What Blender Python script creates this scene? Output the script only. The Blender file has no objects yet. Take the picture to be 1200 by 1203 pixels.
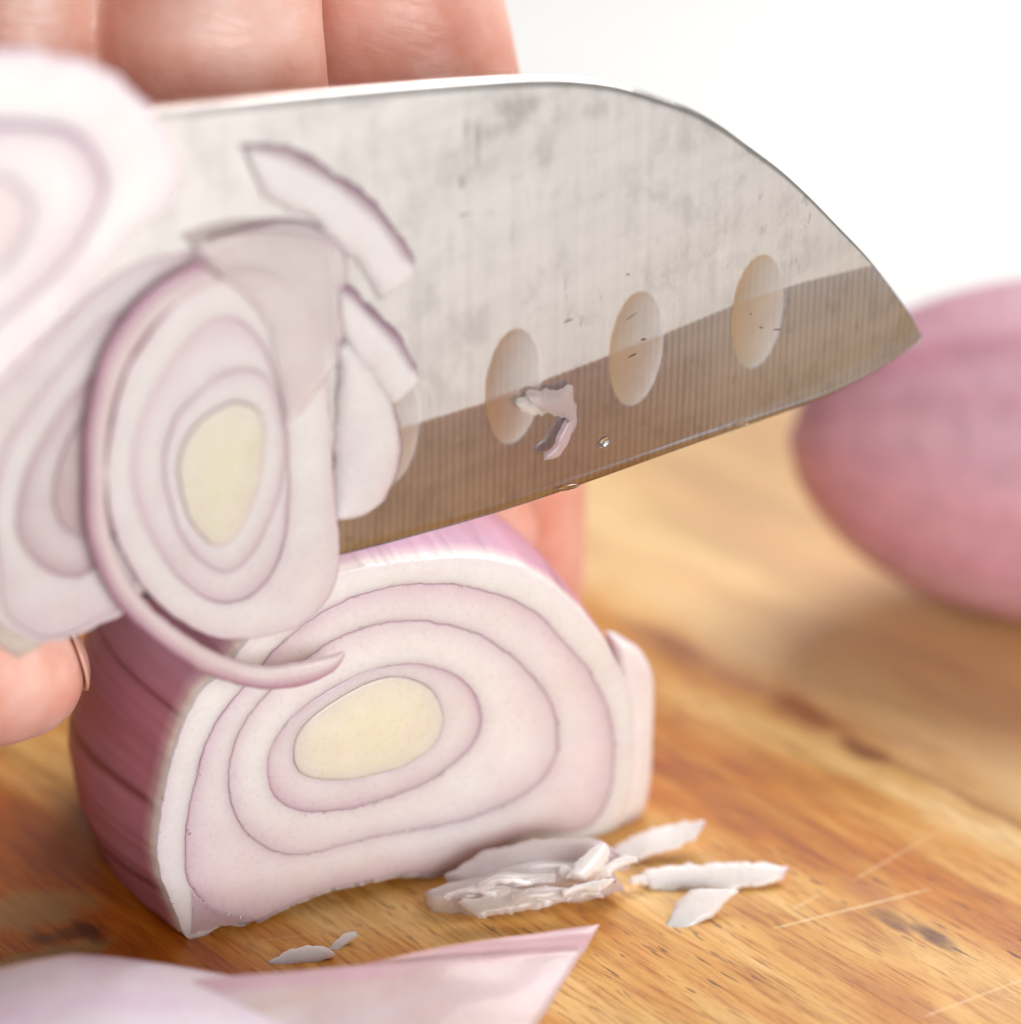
import bpy, bmesh, math, random
import numpy as np
from math import radians, cos, sin, pi, sqrt, tan
from mathutils import Vector, Matrix, noise as mnoise
random.seed(4)
rng = np.random.default_rng(4)

# ------------------------------------------------------------------ scene, camera, light (1 unit = 1 cm)
sc = bpy.context.scene
sc.unit_settings.system = 'METRIC'
sc.unit_settings.scale_length = 0.01
COL = sc.collection

DIST, LENS, PITCH, YAW = 32.0, 105.0, radians(25), radians(26)
P0 = np.array([0.0, 0.0, 4.33])
CAMP = P0 + DIST * np.array([0, -cos(PITCH), sin(PITCH)])
cd = bpy.data.cameras.new('camera'); cam = bpy.data.objects.new('camera', cd); COL.objects.link(cam)
cam.location = CAMP; cam.rotation_euler = (pi / 2 - PITCH, 0, 0)
cd.lens = LENS; cd.sensor_width = 36; cd.sensor_fit = 'HORIZONTAL'
cd.clip_start = 0.5; cd.clip_end = 1000
cd.dof.use_dof = True; cd.dof.focus_distance = 31.8; cd.dof.aperture_fstop = 0.084
cd.dof.aperture_blades = 0
sc.camera = cam

w = bpy.data.worlds.new('World'); sc.world = w; w.use_nodes = True
bg = w.node_tree.nodes['Background']; bg.inputs[0].default_value = (1.0, 0.985, 0.97, 1); bg.inputs[1].default_value = 0.13

def area(name, loc, target, sx, sy, power, col):
    l = bpy.data.lights.new(name, 'AREA'); l.shape = 'RECTANGLE'; l.size = sx; l.size_y = sy
    l.energy = power; l.color = col
    o = bpy.data.objects.new(name, l); COL.objects.link(o); o.location = loc
    o.rotation_euler = (Vector(target) - Vector(loc)).to_track_quat('-Z', 'Y').to_euler()
    return o
area('window_light', (28, 42, 56), (2, 4, 0), 54, 48, 58000, (1.0, 0.99, 0.985))
area('soft_room_light', (30, -58, 23), (0, 0, 4), 46, 26, 38000, (1.0, 0.985, 0.975))

sc.view_settings.view_transform = 'Standard'; sc.view_settings.look = 'None'
sc.view_settings.exposure = 0.0; sc.view_settings.gamma = 1.0
sc.cycles.max_bounces = 8; sc.cycles.transparent_max_bounces = 12

# ------------------------------------------------------------------ sight lines of the real camera, used to measure places
CF = np.array([0, cos(PITCH), -sin(PITCH)]); CR = np.array([1.0, 0, 0]); CU = np.array([0, sin(PITCH), cos(PITCH)])
WW = 36.0 / LENS
def hit(px, py, O, n):
    d = CF + CR * ((px - 600) / 1200 * WW) + CU * ((601.5 - py) / 1200 * WW)
    return CAMP + d * (np.dot(np.asarray(O) - CAMP, n) / np.dot(d, n))

class Frame:
    """a plane standing in the place; local x = u, local -y = n (towards the viewer), local z = w"""
    def __init__(s, O, u, n):
        s.O = np.asarray(O, float); s.u = np.asarray(u, float) / np.linalg.norm(u); s.n = np.asarray(n, float) / np.linalg.norm(n)
        s.w = np.cross(s.u, -s.n)
    def st(s, px, py, d=0.0):
        h = hit(px, py, s.O + s.n * d, s.n) - s.O
        return (float(h @ s.u), float(h @ s.w))
    def pts(s, L, d=0.0): return np.array([s.st(x, y, d) for x, y in L])
    def mat(s):
        m = Matrix.Identity(4)
        for i in range(3): m[i][0] = s.u[i]; m[i][1] = -s.n[i]; m[i][2] = s.w[i]; m[i][3] = s.O[i]
        return m
NF = np.array([sin(YAW), -cos(YAW), 0]); UF = np.array([cos(YAW), sin(YAW), 0])
FACE = Frame((0, 0, 0), UF, NF)
def flat(px, py, z=0.0, tilt=0.0):
    return Frame(hit(px, py, (0, 0, z), (0, 0, 1.0)), (1, 0, 0), (0, -sin(radians(tilt)), cos(radians(tilt))))

def lin(r, g, b):
    f = lambda c: ((c / 255 + 0.055) / 1.055) ** 2.4 if c > 10 else c / 255 / 12.92
    return np.array([f(r), f(g), f(b)])

def empty(name, label, cat, M=None, group=None):
    o = bpy.data.objects.new(name, None); COL.objects.link(o); o.empty_display_size = 0.5
    if M is not None: o.matrix_world = M
    o['label'] = label; o['category'] = cat
    if group: o['group'] = group
    return o
def tag(o, label, cat, group=None):
    o['label'] = label; o['category'] = cat
    if group: o['group'] = group
    return o
def mesh(name, V, F, mat, parent=None, tone=None, smooth=True, M=None):
    me = bpy.data.meshes.new(name); me.from_pydata([tuple(map(float, v)) for v in V], [], [tuple(map(int, f)) for f in F])
    bm = bmesh.new(); bm.from_mesh(me); bmesh.ops.recalc_face_normals(bm, faces=bm.faces); bm.to_mesh(me); bm.free()
    if smooth: me.polygons.foreach_set('use_smooth', [True] * len(me.polygons))
    if tone is not None:
        a = me.color_attributes.new('tone', 'FLOAT_COLOR', 'POINT')
        c = np.ones((len(V), 4)); c[:, :3] = np.clip(np.asarray(tone), 0, 1); a.data.foreach_set('color', c.ravel())
    me.materials.append(mat)
    o = bpy.data.objects.new(name, me); COL.objects.link(o)
    if parent is not None: o.parent = parent
    if M is not None: o.matrix_world = M
    me.update()
    return o

# ------------------------------------------------------------------ materials
class NT:
    def __init__(s, name):
        s.m = bpy.data.materials.new(name); s.m.use_nodes = True; s.t = s.m.node_tree; s.n = s.t.nodes; s.b = s.n['Principled BSDF']
        s.out = s.n['Material Output']
    def node(s, t, **k):
        x = s.n.new(t)
        for a, v in k.items():
            if a.startswith('_'): setattr(x, a[1:], v)
        return x
    def L(s, a, b): s.t.links.new(a, b)
    def coord(s, scale=(1, 1, 1), rot=(0, 0, 0), loc=(0, 0, 0), src='Object'):
        tc = s.n.new('ShaderNodeTexCoord'); mp = s.n.new('ShaderNodeMapping')
        # rotate first, then scale
        m2 = s.n.new('ShaderNodeMapping')
        m2.inputs['Rotation'].default_value = rot; m2.inputs['Location'].default_value = loc
        mp.inputs['Scale'].default_value = scale
        s.L(tc.outputs[src], m2.inputs[0]); s.L(m2.outputs[0], mp.inputs[0]); return mp.outputs[0]
    def noise(s, vec, scale=1, detail=3, rough=0.5, dist=0.0):
        x = s.n.new('ShaderNodeTexNoise'); x.inputs['Scale'].default_value = scale; x.inputs['Detail'].default_value = detail
        x.inputs['Roughness'].default_value = rough; x.inputs['Distortion'].default_value = dist
        s.L(vec, x.inputs['Vector']); return x.outputs['Fac']
    def ramp(s, fac, stops):
        x = s.n.new('ShaderNodeValToRGB'); e = x.color_ramp.elements
        while len(e) < len(stops): e.new(0.5)
        for i, (p, c) in enumerate(stops):
            e[i].position = p; c = (c, c, c) if isinstance(c, (int, float)) else c; e[i].color = (*c, 1)
        s.L(fac, x.inputs[0]); return x.outputs[0]
    def mix(s, a, b, fac, mode='MIX'):
        x = s.n.new('ShaderNodeMix'); x.data_type = 'RGBA'; x.blend_type = mode
        for v, i in ((fac, 0), (a, 6), (b, 7)):
            if isinstance(v, (int, float)): x.inputs[i].default_value = v if i == 0 else (v, v, v, 1)
            elif isinstance(v, (tuple, list, np.ndarray)): x.inputs[i].default_value = (*v, 1)
            else: s.L(v, x.inputs[i])
        return x.outputs[2]
    def math(s, op, a, b=None, clamp=False):
        x = s.n.new('ShaderNodeMath'); x.operation = op; x.use_clamp = clamp
        for v, i in ((a, 0), (b, 1)):
            if v is None: continue
            if isinstance(v, (int, float)): x.inputs[i].default_value = v
            else: s.L(v, x.inputs[i])
        return x.outputs[0]
    def bump(s, h, strength, dist=0.05, prev=None):
        x = s.n.new('ShaderNodeBump'); x.inputs['Strength'].default_value = strength; x.inputs['Distance'].default_value = dist
        s.L(h, x.inputs['Height'])
        if prev is not None: s.L(prev, x.inputs['Normal'])
        return x.outputs[0]
    def set(s, **k):
        for a, v in k.items():
            i = s.b.inputs[a.replace('_', ' ')]
            if hasattr(v, 'links') or hasattr(v, 'is_linked'): s.L(v, i)
            else: i.default_value = v
        return s

def flesh_mat(name, clear=0.0, sss=0.5, rough=0.3, tl_=0.08, trans=0.0, coat=0.35):
    t = NT(name)
    at = t.n.new('ShaderNodeVertexColor'); at.layer_name = 'tone'
    v = t.coord()
    mott = t.noise(v, 2.2, 4, 0.6)
    c = t.mix(at.outputs[0], t.ramp(mott, [(0.3, 0.94), (0.7, 1.0)]), 1.0, 'MULTIPLY')
    fine = t.noise(v, 16, 3, 0.65)
    c = t.mix(c, lin(226, 190, 198), t.math('MULTIPLY', t.ramp(t.noise(t.coord(loc=(4, 0, 2)), 0.9, 4, 0.6, 0.5), [(0.45, 0.0), (0.75, 1.0)]), 0.3))
    c = t.mix(c, (0.86, 0.76, 0.60), t.math('MULTIPLY', t.ramp(t.noise(v, 1.1, 3, 0.6, 0.4), [(0.52, 0.0), (0.72, 1.0)]), 0.20))
    c = t.mix(c, t.ramp(fine, [(0.3, 0.97), (0.6, 1.0)]), 1.0, 'MULTIPLY')
    b1 = t.bump(t.noise(v, 5, 3, 0.55), 0.35, 0.03)
    b2 = t.bump(t.noise(v, 24, 3, 0.55), 0.03, 0.004, b1)
    t.set(Base_Color=c, Roughness=t.ramp(fine, [(0.3, rough - 0.08), (0.7, rough + 0.16)]), Normal=b2,
          Subsurface_Weight=sss, Subsurface_Scale=0.45, Subsurface_Radius=(1.0, 0.82, 0.78), Coat_Weight=coat, Coat_Roughness=0.12, Transmission_Weight=trans)
    if clear > 0:
        tr = t.n.new('ShaderNodeBsdfTransparent'); tl = t.n.new('ShaderNodeBsdfTranslucent'); t.L(c, tl.inputs[0])
        m1 = t.n.new('ShaderNodeMixShader'); m1.inputs[0].default_value = tl_
        t.L(t.b.outputs[0], m1.inputs[1]); t.L(tl.outputs[0], m1.inputs[2])
        m2 = t.n.new('ShaderNodeMixShader'); m2.inputs[0].default_value = clear
        t.L(m1.outputs[0], m2.inputs[1]); t.L(tr.outputs[0], m2.inputs[2]); t.L(m2.outputs[0], t.out.inputs[0])
    return t.m
M_FLESH = flesh_mat('shallot_flesh')
M_SLICE = flesh_mat('shallot_slice_flesh', clear=0.13, sss=0.25)
M_WET = flesh_mat('wet_shallot_bits', clear=0.12, sss=0.3, rough=0.14, trans=0.28, coat=0.8)
M_CLEAR = flesh_mat('clear_onion_film', clear=0.5, sss=0.1, rough=0.12, trans=0.3, coat=0.8)
M_FILM = flesh_mat('shallot_film', clear=0.30, sss=0.15, rough=0.2, trans=0.08)

def peel_mat():
    t = NT('shallot_peel')
    at = t.n.new('ShaderNodeVertexColor'); at.layer_name = 'tone'
    v = t.coord(scale=(1, 0.22, 1))
    c = t.mix(at.outputs[0], t.ramp(t.noise(v, 2.4, 3, 0.55), [(0.3, 0.86), (0.7, 1.05)]), 1.0, 'MULTIPLY')
    b = t.bump(t.noise(v, 4, 3, 0.55), 0.12, 0.03)
    t.set(Base_Color=c, Roughness=0.46, Normal=b, Subsurface_Weight=0.25, Subsurface_Scale=0.15, Subsurface_Radius=(1, .5, .5), Coat_Weight=0.12, Coat_Roughness=0.45)
    return t.m
M_PEEL = peel_mat()

def steel_mat():
    t = NT('brushed_steel')
    at = t.n.new('ShaderNodeVertexColor'); at.layer_name = 'tone'; gs = t.n.new('ShaderNodeSeparateColor'); t.L(at.outputs[0], gs.inputs[0]); G = gs.outputs[0]
    lines = t.noise(t.coord(scale=(13, 1, 0.03)), 1.0, 2, 0.5)           # grinding lines across the blade
    fine = t.noise(t.coord(scale=(60, 1, 0.08)), 1.0, 3, 0.6)
    wv = t.n.new('ShaderNodeTexWave'); wv.wave_type = 'BANDS'; wv.bands_direction = 'X'; wv.inputs['Scale'].default_value = 3.9
    wv.inputs['Distortion'].default_value = 0.9; wv.inputs['Detail'].default_value = 1.5
    t.L(t.coord(scale=(1, 1, 0.02)), wv.inputs['Vector'])
    along = t.noise(t.coord(scale=(0.25, 1, 2.6), rot=(0, radians(14), 0)), 1.0, 4, 0.6, 0.3)
    smud = t.ramp(t.noise(t.coord(scale=(1.6, 1, 1.1)), 1.6, 5, 0.72, 0.3), [(0.50, 1.0), (0.66, 0.80)])
    dark = t.ramp(t.noise(t.coord(scale=(3.2, 1, 1.6), loc=(3, 0, 1)), 1.5, 4, 0.6), [(0.66, 1.0), (0.70, 0.62)])
    c = t.mix((0.70, 0.655, 0.63), smud, 0.8, 'MULTIPLY')
    c = t.mix(c, dark, 0.55, 'MULTIPLY')
    c = t.mix(c, t.ramp(lines, [(0.35, 0.93), (0.65, 1.0)]), 0.8, 'MULTIPLY')
    c = t.mix(c, t.ramp(along, [(0.38, 0.90), (0.62, 1.0)]), 0.8, 'MULTIPLY')
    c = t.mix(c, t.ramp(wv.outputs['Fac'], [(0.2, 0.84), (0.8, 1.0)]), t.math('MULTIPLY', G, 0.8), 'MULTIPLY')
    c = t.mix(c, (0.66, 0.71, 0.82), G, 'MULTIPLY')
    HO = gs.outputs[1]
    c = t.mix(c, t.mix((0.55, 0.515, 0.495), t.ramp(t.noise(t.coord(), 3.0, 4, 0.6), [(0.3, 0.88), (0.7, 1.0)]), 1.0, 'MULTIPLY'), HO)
    # nicks and scuffs, in the blade's own coordinates
    sep = t.n.new('ShaderNodeSeparateXYZ'); t.L(t.coord(), sep.inputs[0])
    wob = t.noise(t.coord(scale=(9, 9, 3)), 1.0, 4, 0.7)
    nick = None
    for (px, py, ra, rb, ang, amt) in ((545, 251, .08, .014, 3, .8), (576, 249, .05, .012, 0, .5), (668, 376, .07, .014, 12, .8), (738, 322, .03, .014, 0, .7),
                                       (742, 372, .09, .013, 25, .7), (757, 399, .04, .016, 0, .8), (744, 418, .06, .014, 15, .9), (884, 370, .02, .014, 0, .8), (897, 386, .04, .014, -10, .8), (915, 388, .05, .012, -8, .8),
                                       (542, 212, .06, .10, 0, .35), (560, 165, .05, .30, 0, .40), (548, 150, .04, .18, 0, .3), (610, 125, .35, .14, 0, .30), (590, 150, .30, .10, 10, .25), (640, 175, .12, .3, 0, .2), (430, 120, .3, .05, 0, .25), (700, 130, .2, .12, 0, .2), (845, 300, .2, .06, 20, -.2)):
        s0, t0 = FACE.st(px, py, 0.3); ca, sa = cos(radians(ang)), sin(radians(ang))
        dx = t.math('SUBTRACT', sep.outputs[0], s0); dz = t.math('SUBTRACT', sep.outputs[2], t0)
        a = t.math('ADD', t.math('MULTIPLY', dx, ca), t.math('MULTIPLY', dz, sa)); b = t.math('SUBTRACT', t.math('MULTIPLY', dz, ca), t.math('MULTIPLY', dx, sa))
        q = t.math('ADD', t.math('POWER', t.math('ABSOLUTE', t.math('DIVIDE', a, ra)), 2.0), t.math('POWER', t.math('ABSOLUTE', t.math('DIVIDE', b, rb)), 2.0))
        q = t.math('ADD', q, t.math('MULTIPLY', t.math('SUBTRACT', wob, 0.5), 3.0))
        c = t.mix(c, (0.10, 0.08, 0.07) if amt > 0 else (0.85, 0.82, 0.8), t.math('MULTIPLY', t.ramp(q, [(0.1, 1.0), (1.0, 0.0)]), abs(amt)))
    b1 = t.bump(lines, 0.05, 0.02); b2 = t.bump(fine, 0.06, 0.01, b1); b3 = t.bump(wv.outputs['Fac'], 0.07, 0.008, b2)
    t.set(Base_Color=c, Metallic=1.0, Roughness=t.math('ADD', t.ramp(along, [(0.3, 0.06), (0.7, 0.09)]), t.math('MULTIPLY', HO, 0.12)), Normal=b3)
    g = t.n.new('ShaderNodeBsdfPrincipled'); g.inputs['Metallic'].default_value = 1.0; g.inputs['Roughness'].default_value = 0.27; t.L(c, g.inputs['Base Color']); t.L(b2, g.inputs['Normal'])
    mx = t.n.new('ShaderNodeMixShader'); t.L(t.math('ADD', 0.5, t.math('MULTIPLY', G, 0.2)), mx.inputs[0]); t.L(t.b.outputs[0], mx.inputs[1]); t.L(g.outputs[0], mx.inputs[2]); t.L(mx.outputs[0], t.out.inputs[0])
    return t.m
M_STEEL = steel_mat()

def skin_mat():
    t = NT('hand_skin')
    v = t.coord()
    c = t.ramp(t.noise(v, 0.9, 4, 0.6), [(0.3, lin(232, 166, 144)), (0.52, lin(242, 190, 172)), (0.75, lin(250, 214, 202))])
    c = t.mix(c, lin(196, 96, 78), t.math('MULTIPLY', t.ramp(t.noise(v, 0.8, 3, 0.5), [(0.40, 0.0), (0.75, 1.0)]), 0.45))
    cr = t.noise(t.coord(scale=(2.2, 2.2, 9)), 1.0, 4, 0.6, 0.6)
    vo = t.n.new('ShaderNodeTexVoronoi'); vo.inputs['Scale'].default_value = 11; t.L(v, vo.inputs['Vector'])
    wr = t.noise(t.coord(scale=(0.9, 0.9, 7), rot=(0, radians(-12), 0)), 1.0, 5, 0.7, 0.8); b = t.bump(t.ramp(wr, [(0.42, 0.0), (0.5, 1.0)]), 0.25, 0.03); b = t.bump(cr, 0.22, 0.04, b); b = t.bump(vo.outputs['Distance'], 0.15, 0.02, b); b = t.bump(t.noise(v, 30, 3, 0.6), 0.25, 0.01, b)
    t.set(Base_Color=c, Roughness=0.42, Normal=b, Subsurface_Weight=0.45, Subsurface_Scale=0.35, Subsurface_Radius=(1.0, 0.35, 0.2), Coat_Weight=0.12, Coat_Roughness=0.3)
    return t.m
M_SKIN = skin_mat()
def simple(name, col, rough, **k):
    t = NT(name); v = t.coord()
    c = t.mix(col, t.ramp(t.noise(v, 3, 4, 0.6), [(0.3, 0.92), (0.7, 1.0)]), 1.0, 'MULTIPLY')
    t.set(Base_Color=c, Roughness=rough, **k); return t.m
M_NAIL = simple('thumb_nail', lin(226, 176, 156), 0.25, Coat_Weight=0.4)
M_COUNTER = simple('white_counter', (0.86, 0.86, 0.85), 0.5)
M_WALL = simple('white_wall', (0.88, 0.88, 0.87), 0.7)
M_HANDLE = simple('black_handle', (0.02, 0.02, 0.02), 0.4)
def water():
    t = NT('juice_drop'); t.set(Base_Color=(1, 1, 1, 1), Roughness=0.03, IOR=1.34, Transmission_Weight=1.0); return t.m
M_WATER = water()

GR = radians(-50)                              # the wood grain runs away from the viewer to the left
def wood_mat():
    t = NT('acacia_wood')
    def gc(sx, sy, loc=(0, 0, 0)): return t.coord(scale=(sx, sy, 1), rot=(0, 0, -GR), loc=loc)
    tc = t.n.new('ShaderNodeTexCoord')
    big = t.noise(gc(0.10, 0.42), 1.0, 3, 0.6, 0.9)
    c = t.ramp(big, [(0.30, lin(178, 98, 30)), (0.43, lin(210, 144, 66)), (0.54, lin(234, 188, 120)), (0.68, lin(248, 222, 170))])
    mid = t.noise(gc(0.22, 1.9, (5, 2, 0)), 1.0, 4, 0.62, 0.7)
    c = t.mix(c, t.ramp(mid, [(0.30, lin(190, 154, 92)), (0.5, lin(238, 226, 190)), (0.7, (1, 1, 1))]), 0.85, 'MULTIPLY')
    fib = t.noise(gc(1.2, 15), 1.0, 4, 0.7)
    c = t.mix(c, t.ramp(fib, [(0.34, lin(196, 148, 92)), (0.52, (1, 1, 1))]), 0.75, 'MULTIPLY')
    pore = t.ramp(t.noise(gc(2.0, 15, (1, 7, 0)), 1.0, 2, 0.5), [(0.625, 0.0), (0.67, 1.0)])
    patch = t.ramp(t.noise(gc(0.25, 0.5, (9, 3, 0)), 1.0, 2, 0.5), [(0.42, 0.0), (0.6, 1.0)])
    pm = t.math('MULTIPLY', pore, patch)
    c = t.mix(c, lin(92, 44, 22), t.math('MULTIPLY', pm, 0.75))
    sep = t.n.new('ShaderNodeSeparateXYZ'); geo = t.n.new('ShaderNodeNewGeometry'); t.L(geo.outputs['Position'], sep.inputs[0])
    X, Y = sep.outputs[0], sep.outputs[1]
    wob = t.noise(gc(0.9, 3.0), 1.0, 4, 0.6)
    def along(cx, cy, ang):
        ca, sa = cos(ang), sin(ang)
        dx = t.math('SUBTRACT', X, float(cx)); dy = t.math('SUBTRACT', Y, float(cy))
        a = t.math('ADD', t.math('MULTIPLY', dx, ca), t.math('MULTIPLY', dy, sa))
        b = t.math('SUBTRACT', t.math('MULTIPLY', dy, ca), t.math('MULTIPLY', dx, sa))
        return a, b
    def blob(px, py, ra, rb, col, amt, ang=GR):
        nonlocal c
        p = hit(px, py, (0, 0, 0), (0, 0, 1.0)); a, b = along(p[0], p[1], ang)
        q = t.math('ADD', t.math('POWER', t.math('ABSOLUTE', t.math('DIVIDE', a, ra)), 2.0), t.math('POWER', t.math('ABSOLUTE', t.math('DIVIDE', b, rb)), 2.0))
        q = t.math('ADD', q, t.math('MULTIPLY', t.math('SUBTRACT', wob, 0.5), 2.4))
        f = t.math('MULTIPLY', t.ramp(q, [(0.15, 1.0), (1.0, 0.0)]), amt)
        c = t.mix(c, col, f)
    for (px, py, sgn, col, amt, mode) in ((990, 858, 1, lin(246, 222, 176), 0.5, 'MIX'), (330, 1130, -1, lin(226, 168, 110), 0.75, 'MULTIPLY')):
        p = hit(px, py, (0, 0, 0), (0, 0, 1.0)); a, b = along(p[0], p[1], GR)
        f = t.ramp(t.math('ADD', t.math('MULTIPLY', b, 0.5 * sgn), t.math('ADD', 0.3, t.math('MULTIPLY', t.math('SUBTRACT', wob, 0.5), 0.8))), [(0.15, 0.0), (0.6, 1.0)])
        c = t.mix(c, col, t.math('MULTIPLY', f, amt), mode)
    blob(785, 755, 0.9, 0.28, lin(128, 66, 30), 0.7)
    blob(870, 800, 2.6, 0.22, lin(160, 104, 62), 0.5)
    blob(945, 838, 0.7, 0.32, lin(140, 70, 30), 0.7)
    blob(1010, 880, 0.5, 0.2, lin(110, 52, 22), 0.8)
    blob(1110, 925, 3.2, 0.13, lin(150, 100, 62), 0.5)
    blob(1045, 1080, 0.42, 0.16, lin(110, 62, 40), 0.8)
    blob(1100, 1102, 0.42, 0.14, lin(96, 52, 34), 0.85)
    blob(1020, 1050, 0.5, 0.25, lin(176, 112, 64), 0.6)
    blob(40, 985, 2.6, 1.2, lin(150, 76, 26), 0.45, radians(10))  # shadow left of the cut shallot, painted into the wood colour
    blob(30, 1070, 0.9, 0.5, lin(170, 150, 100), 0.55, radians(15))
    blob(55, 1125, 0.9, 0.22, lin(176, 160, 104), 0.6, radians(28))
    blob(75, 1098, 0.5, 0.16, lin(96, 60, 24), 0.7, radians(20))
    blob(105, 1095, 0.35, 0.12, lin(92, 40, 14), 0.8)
    for (x0, y0, x1, y1, wd, amt) in ((905, 1092, 1096, 1044, 0.022, 0.85), (1000, 1036, 1112, 972, 0.03, 0.35), (1082, 1196, 1210, 1148, 0.03, 0.4), (300, 1106, 520, 1078, 0.02, 0.25), (930, 1070, 965, 1050, 0.02, 0.5)):
        a0 = hit(x0, y0, (0, 0, 0), (0, 0, 1.0)); a1 = hit(x1, y1, (0, 0, 0), (0, 0, 1.0)); m = (a0 + a1) / 2; ln = np.linalg.norm(a1 - a0) / 2
        a, b = along(m[0], m[1], math.atan2(a1[1] - a0[1], a1[0] - a0[0]))
        wbl = t.math('ADD', t.math('ABSOLUTE', b), t.math('MULTIPLY', t.math('SUBTRACT', t.noise(gc(6, 6), 1.0, 2), 0.5), 0.03))
        f = t.math('MULTIPLY', t.ramp(t.math('DIVIDE', wbl, wd), [(0.4, 1.0), (1.0, 0.0)]), t.ramp(t.math('DIVIDE', t.math('ABSOLUTE', a), float(ln)), [(0.8, 1.0), (1.0, 0.0)]))
        c = t.mix(c, lin(238, 208, 160), t.math('MULTIPLY', f, amt))
    hs = t.n.new('ShaderNodeHueSaturation'); hs.inputs['Saturation'].default_value = 1.06; hs.inputs['Hue'].default_value = 0.497; hs.inputs['Value'].default_value = 1.0; t.L(c, hs.inputs['Color']); c = hs.outputs[0]
    b = t.bump(fib, 0.45, 0.03); b = t.bump(pm, -0.5, 0.03, b); b = t.bump(mid, 0.25, 0.06, b)
    t.set(Base_Color=c, Roughness=t.ramp(mid, [(0.3, 0.36), (0.7, 0.5)]), Normal=b, Coat_Weight=0.05, Coat_Roughness=0.3)
    return t.m
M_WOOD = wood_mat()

# ------------------------------------------------------------------ the setting: counter, wall
def box(name, x0, x1, y0, y1, z0, z1, mat, bev=0.0, rot=0.0, seg=4):
    bm = bmesh.new()
    bmesh.ops.create_cube(bm, size=1.0)
    for v in bm.verts: v.co = Vector(((x0 + x1) / 2 + v.co.x * (x1 - x0), (y0 + y1) / 2 + v.co.y * (y1 - y0), (z0 + z1) / 2 + v.co.z * (z1 - z0)))
    if bev: bmesh.ops.bevel(bm, geom=bm.edges[:], offset=bev, segments=seg, profile=0.5, affect='EDGES')
    me = bpy.data.meshes.new(name); bm.to_mesh(me); bm.free(); me.materials.append(mat)
    o = bpy.data.objects.new(name, me); COL.objects.link(o); return o
ct = box('counter', -90, 110, -110, 100, -6.2, -2.2, M_COUNTER, 0.4); ct['kind'] = 'structure'
wl = box('wall', -90, 110, 100.4, 104, -6.2, 110, M_WALL); wl['kind'] = 'structure'

# board: 45 x 26 cm
ba = radians(11.5)
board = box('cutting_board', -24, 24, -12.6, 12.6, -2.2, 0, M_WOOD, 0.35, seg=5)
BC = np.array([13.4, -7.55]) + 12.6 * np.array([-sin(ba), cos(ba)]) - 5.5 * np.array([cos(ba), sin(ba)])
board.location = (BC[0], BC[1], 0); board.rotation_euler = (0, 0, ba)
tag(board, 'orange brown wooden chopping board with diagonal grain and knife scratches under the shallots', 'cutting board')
# keep the grain direction independent of the board's own turn
for nd in M_WOOD.node_tree.nodes:
    if nd.type == 'MAPPING' and abs(nd.inputs['Rotation'].default_value[2] + GR) < 1e-4: nd.inputs['Rotation'].default_value[2] = -GR + ba

# ------------------------------------------------------------------ builders for onion layers
def catmull(P, closed=True, k=8):
    P = np.asarray(P, float); n = len(P); out = []
    rngi = range(n) if closed else range(n - 1)
    for i in rngi:
        if closed: p0, p1, p2, p3 = P[(i - 1) % n], P[i], P[(i + 1) % n], P[(i + 2) % n]
        else: p0, p1, p2, p3 = P[max(i - 1, 0)], P[i], P[i + 1], P[min(i + 2, n - 1)]
        for j in range(k):
            u = j / k
            out.append(0.5 * ((2 * p1) + (-p0 + p2) * u + (2 * p0 - 5 * p1 + 4 * p2 - p3) * u * u + (-p0 + 3 * p1 - 3 * p2 + p3) * u ** 3))
    if not closed: out.append(P[-1])
    return np.array(out)
def resample(P, n):
    d = np.r_[0, np.cumsum(np.linalg.norm(np.diff(P, axis=0), axis=1))]
    q = np.linspace(0, d[-1], n); return np.stack([np.interp(q, d, P[:, i]) for i in range(P.shape[1])], 1)
NA = 420
TH = np.linspace(0, 2 * pi, NA, endpoint=False)
def polar(P, c, jag=0.0, seed=0):
    C = catmull(P); a = np.arctan2(C[:, 1] - c[1], C[:, 0] - c[0]) % (2 * pi); r = np.hypot(C[:, 0] - c[0], C[:, 1] - c[1])
    o = np.argsort(a); a, r = a[o], r[o]
    a = np.r_[a[-3:] - 2 * pi, a, a[:3] + 2 * pi]; r = np.r_[r[-3:], r, r[:3]]
    R = np.interp(TH, a, r)
    k = np.array([.25, .5, .25]); R = np.convolve(np.r_[R[-1], R, R[0]], k, 'valid')
    if jag:
        R = R + jag * np.array([mnoise.noise(Vector((cos(x) * r0 * 3, sin(x) * r0 * 3, seed * 3.7))) + 0.7 * mnoise.noise(Vector((cos(x) * r0 * 9, sin(x) * r0 * 9, seed * 3.7 + 9))) + 0.5 * mnoise.noise(Vector((cos(x) * r0 * 22, sin(x) * r0 * 22, seed * 3.7 + 4))) for x, r0 in zip(TH, R)])
    return R

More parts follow.
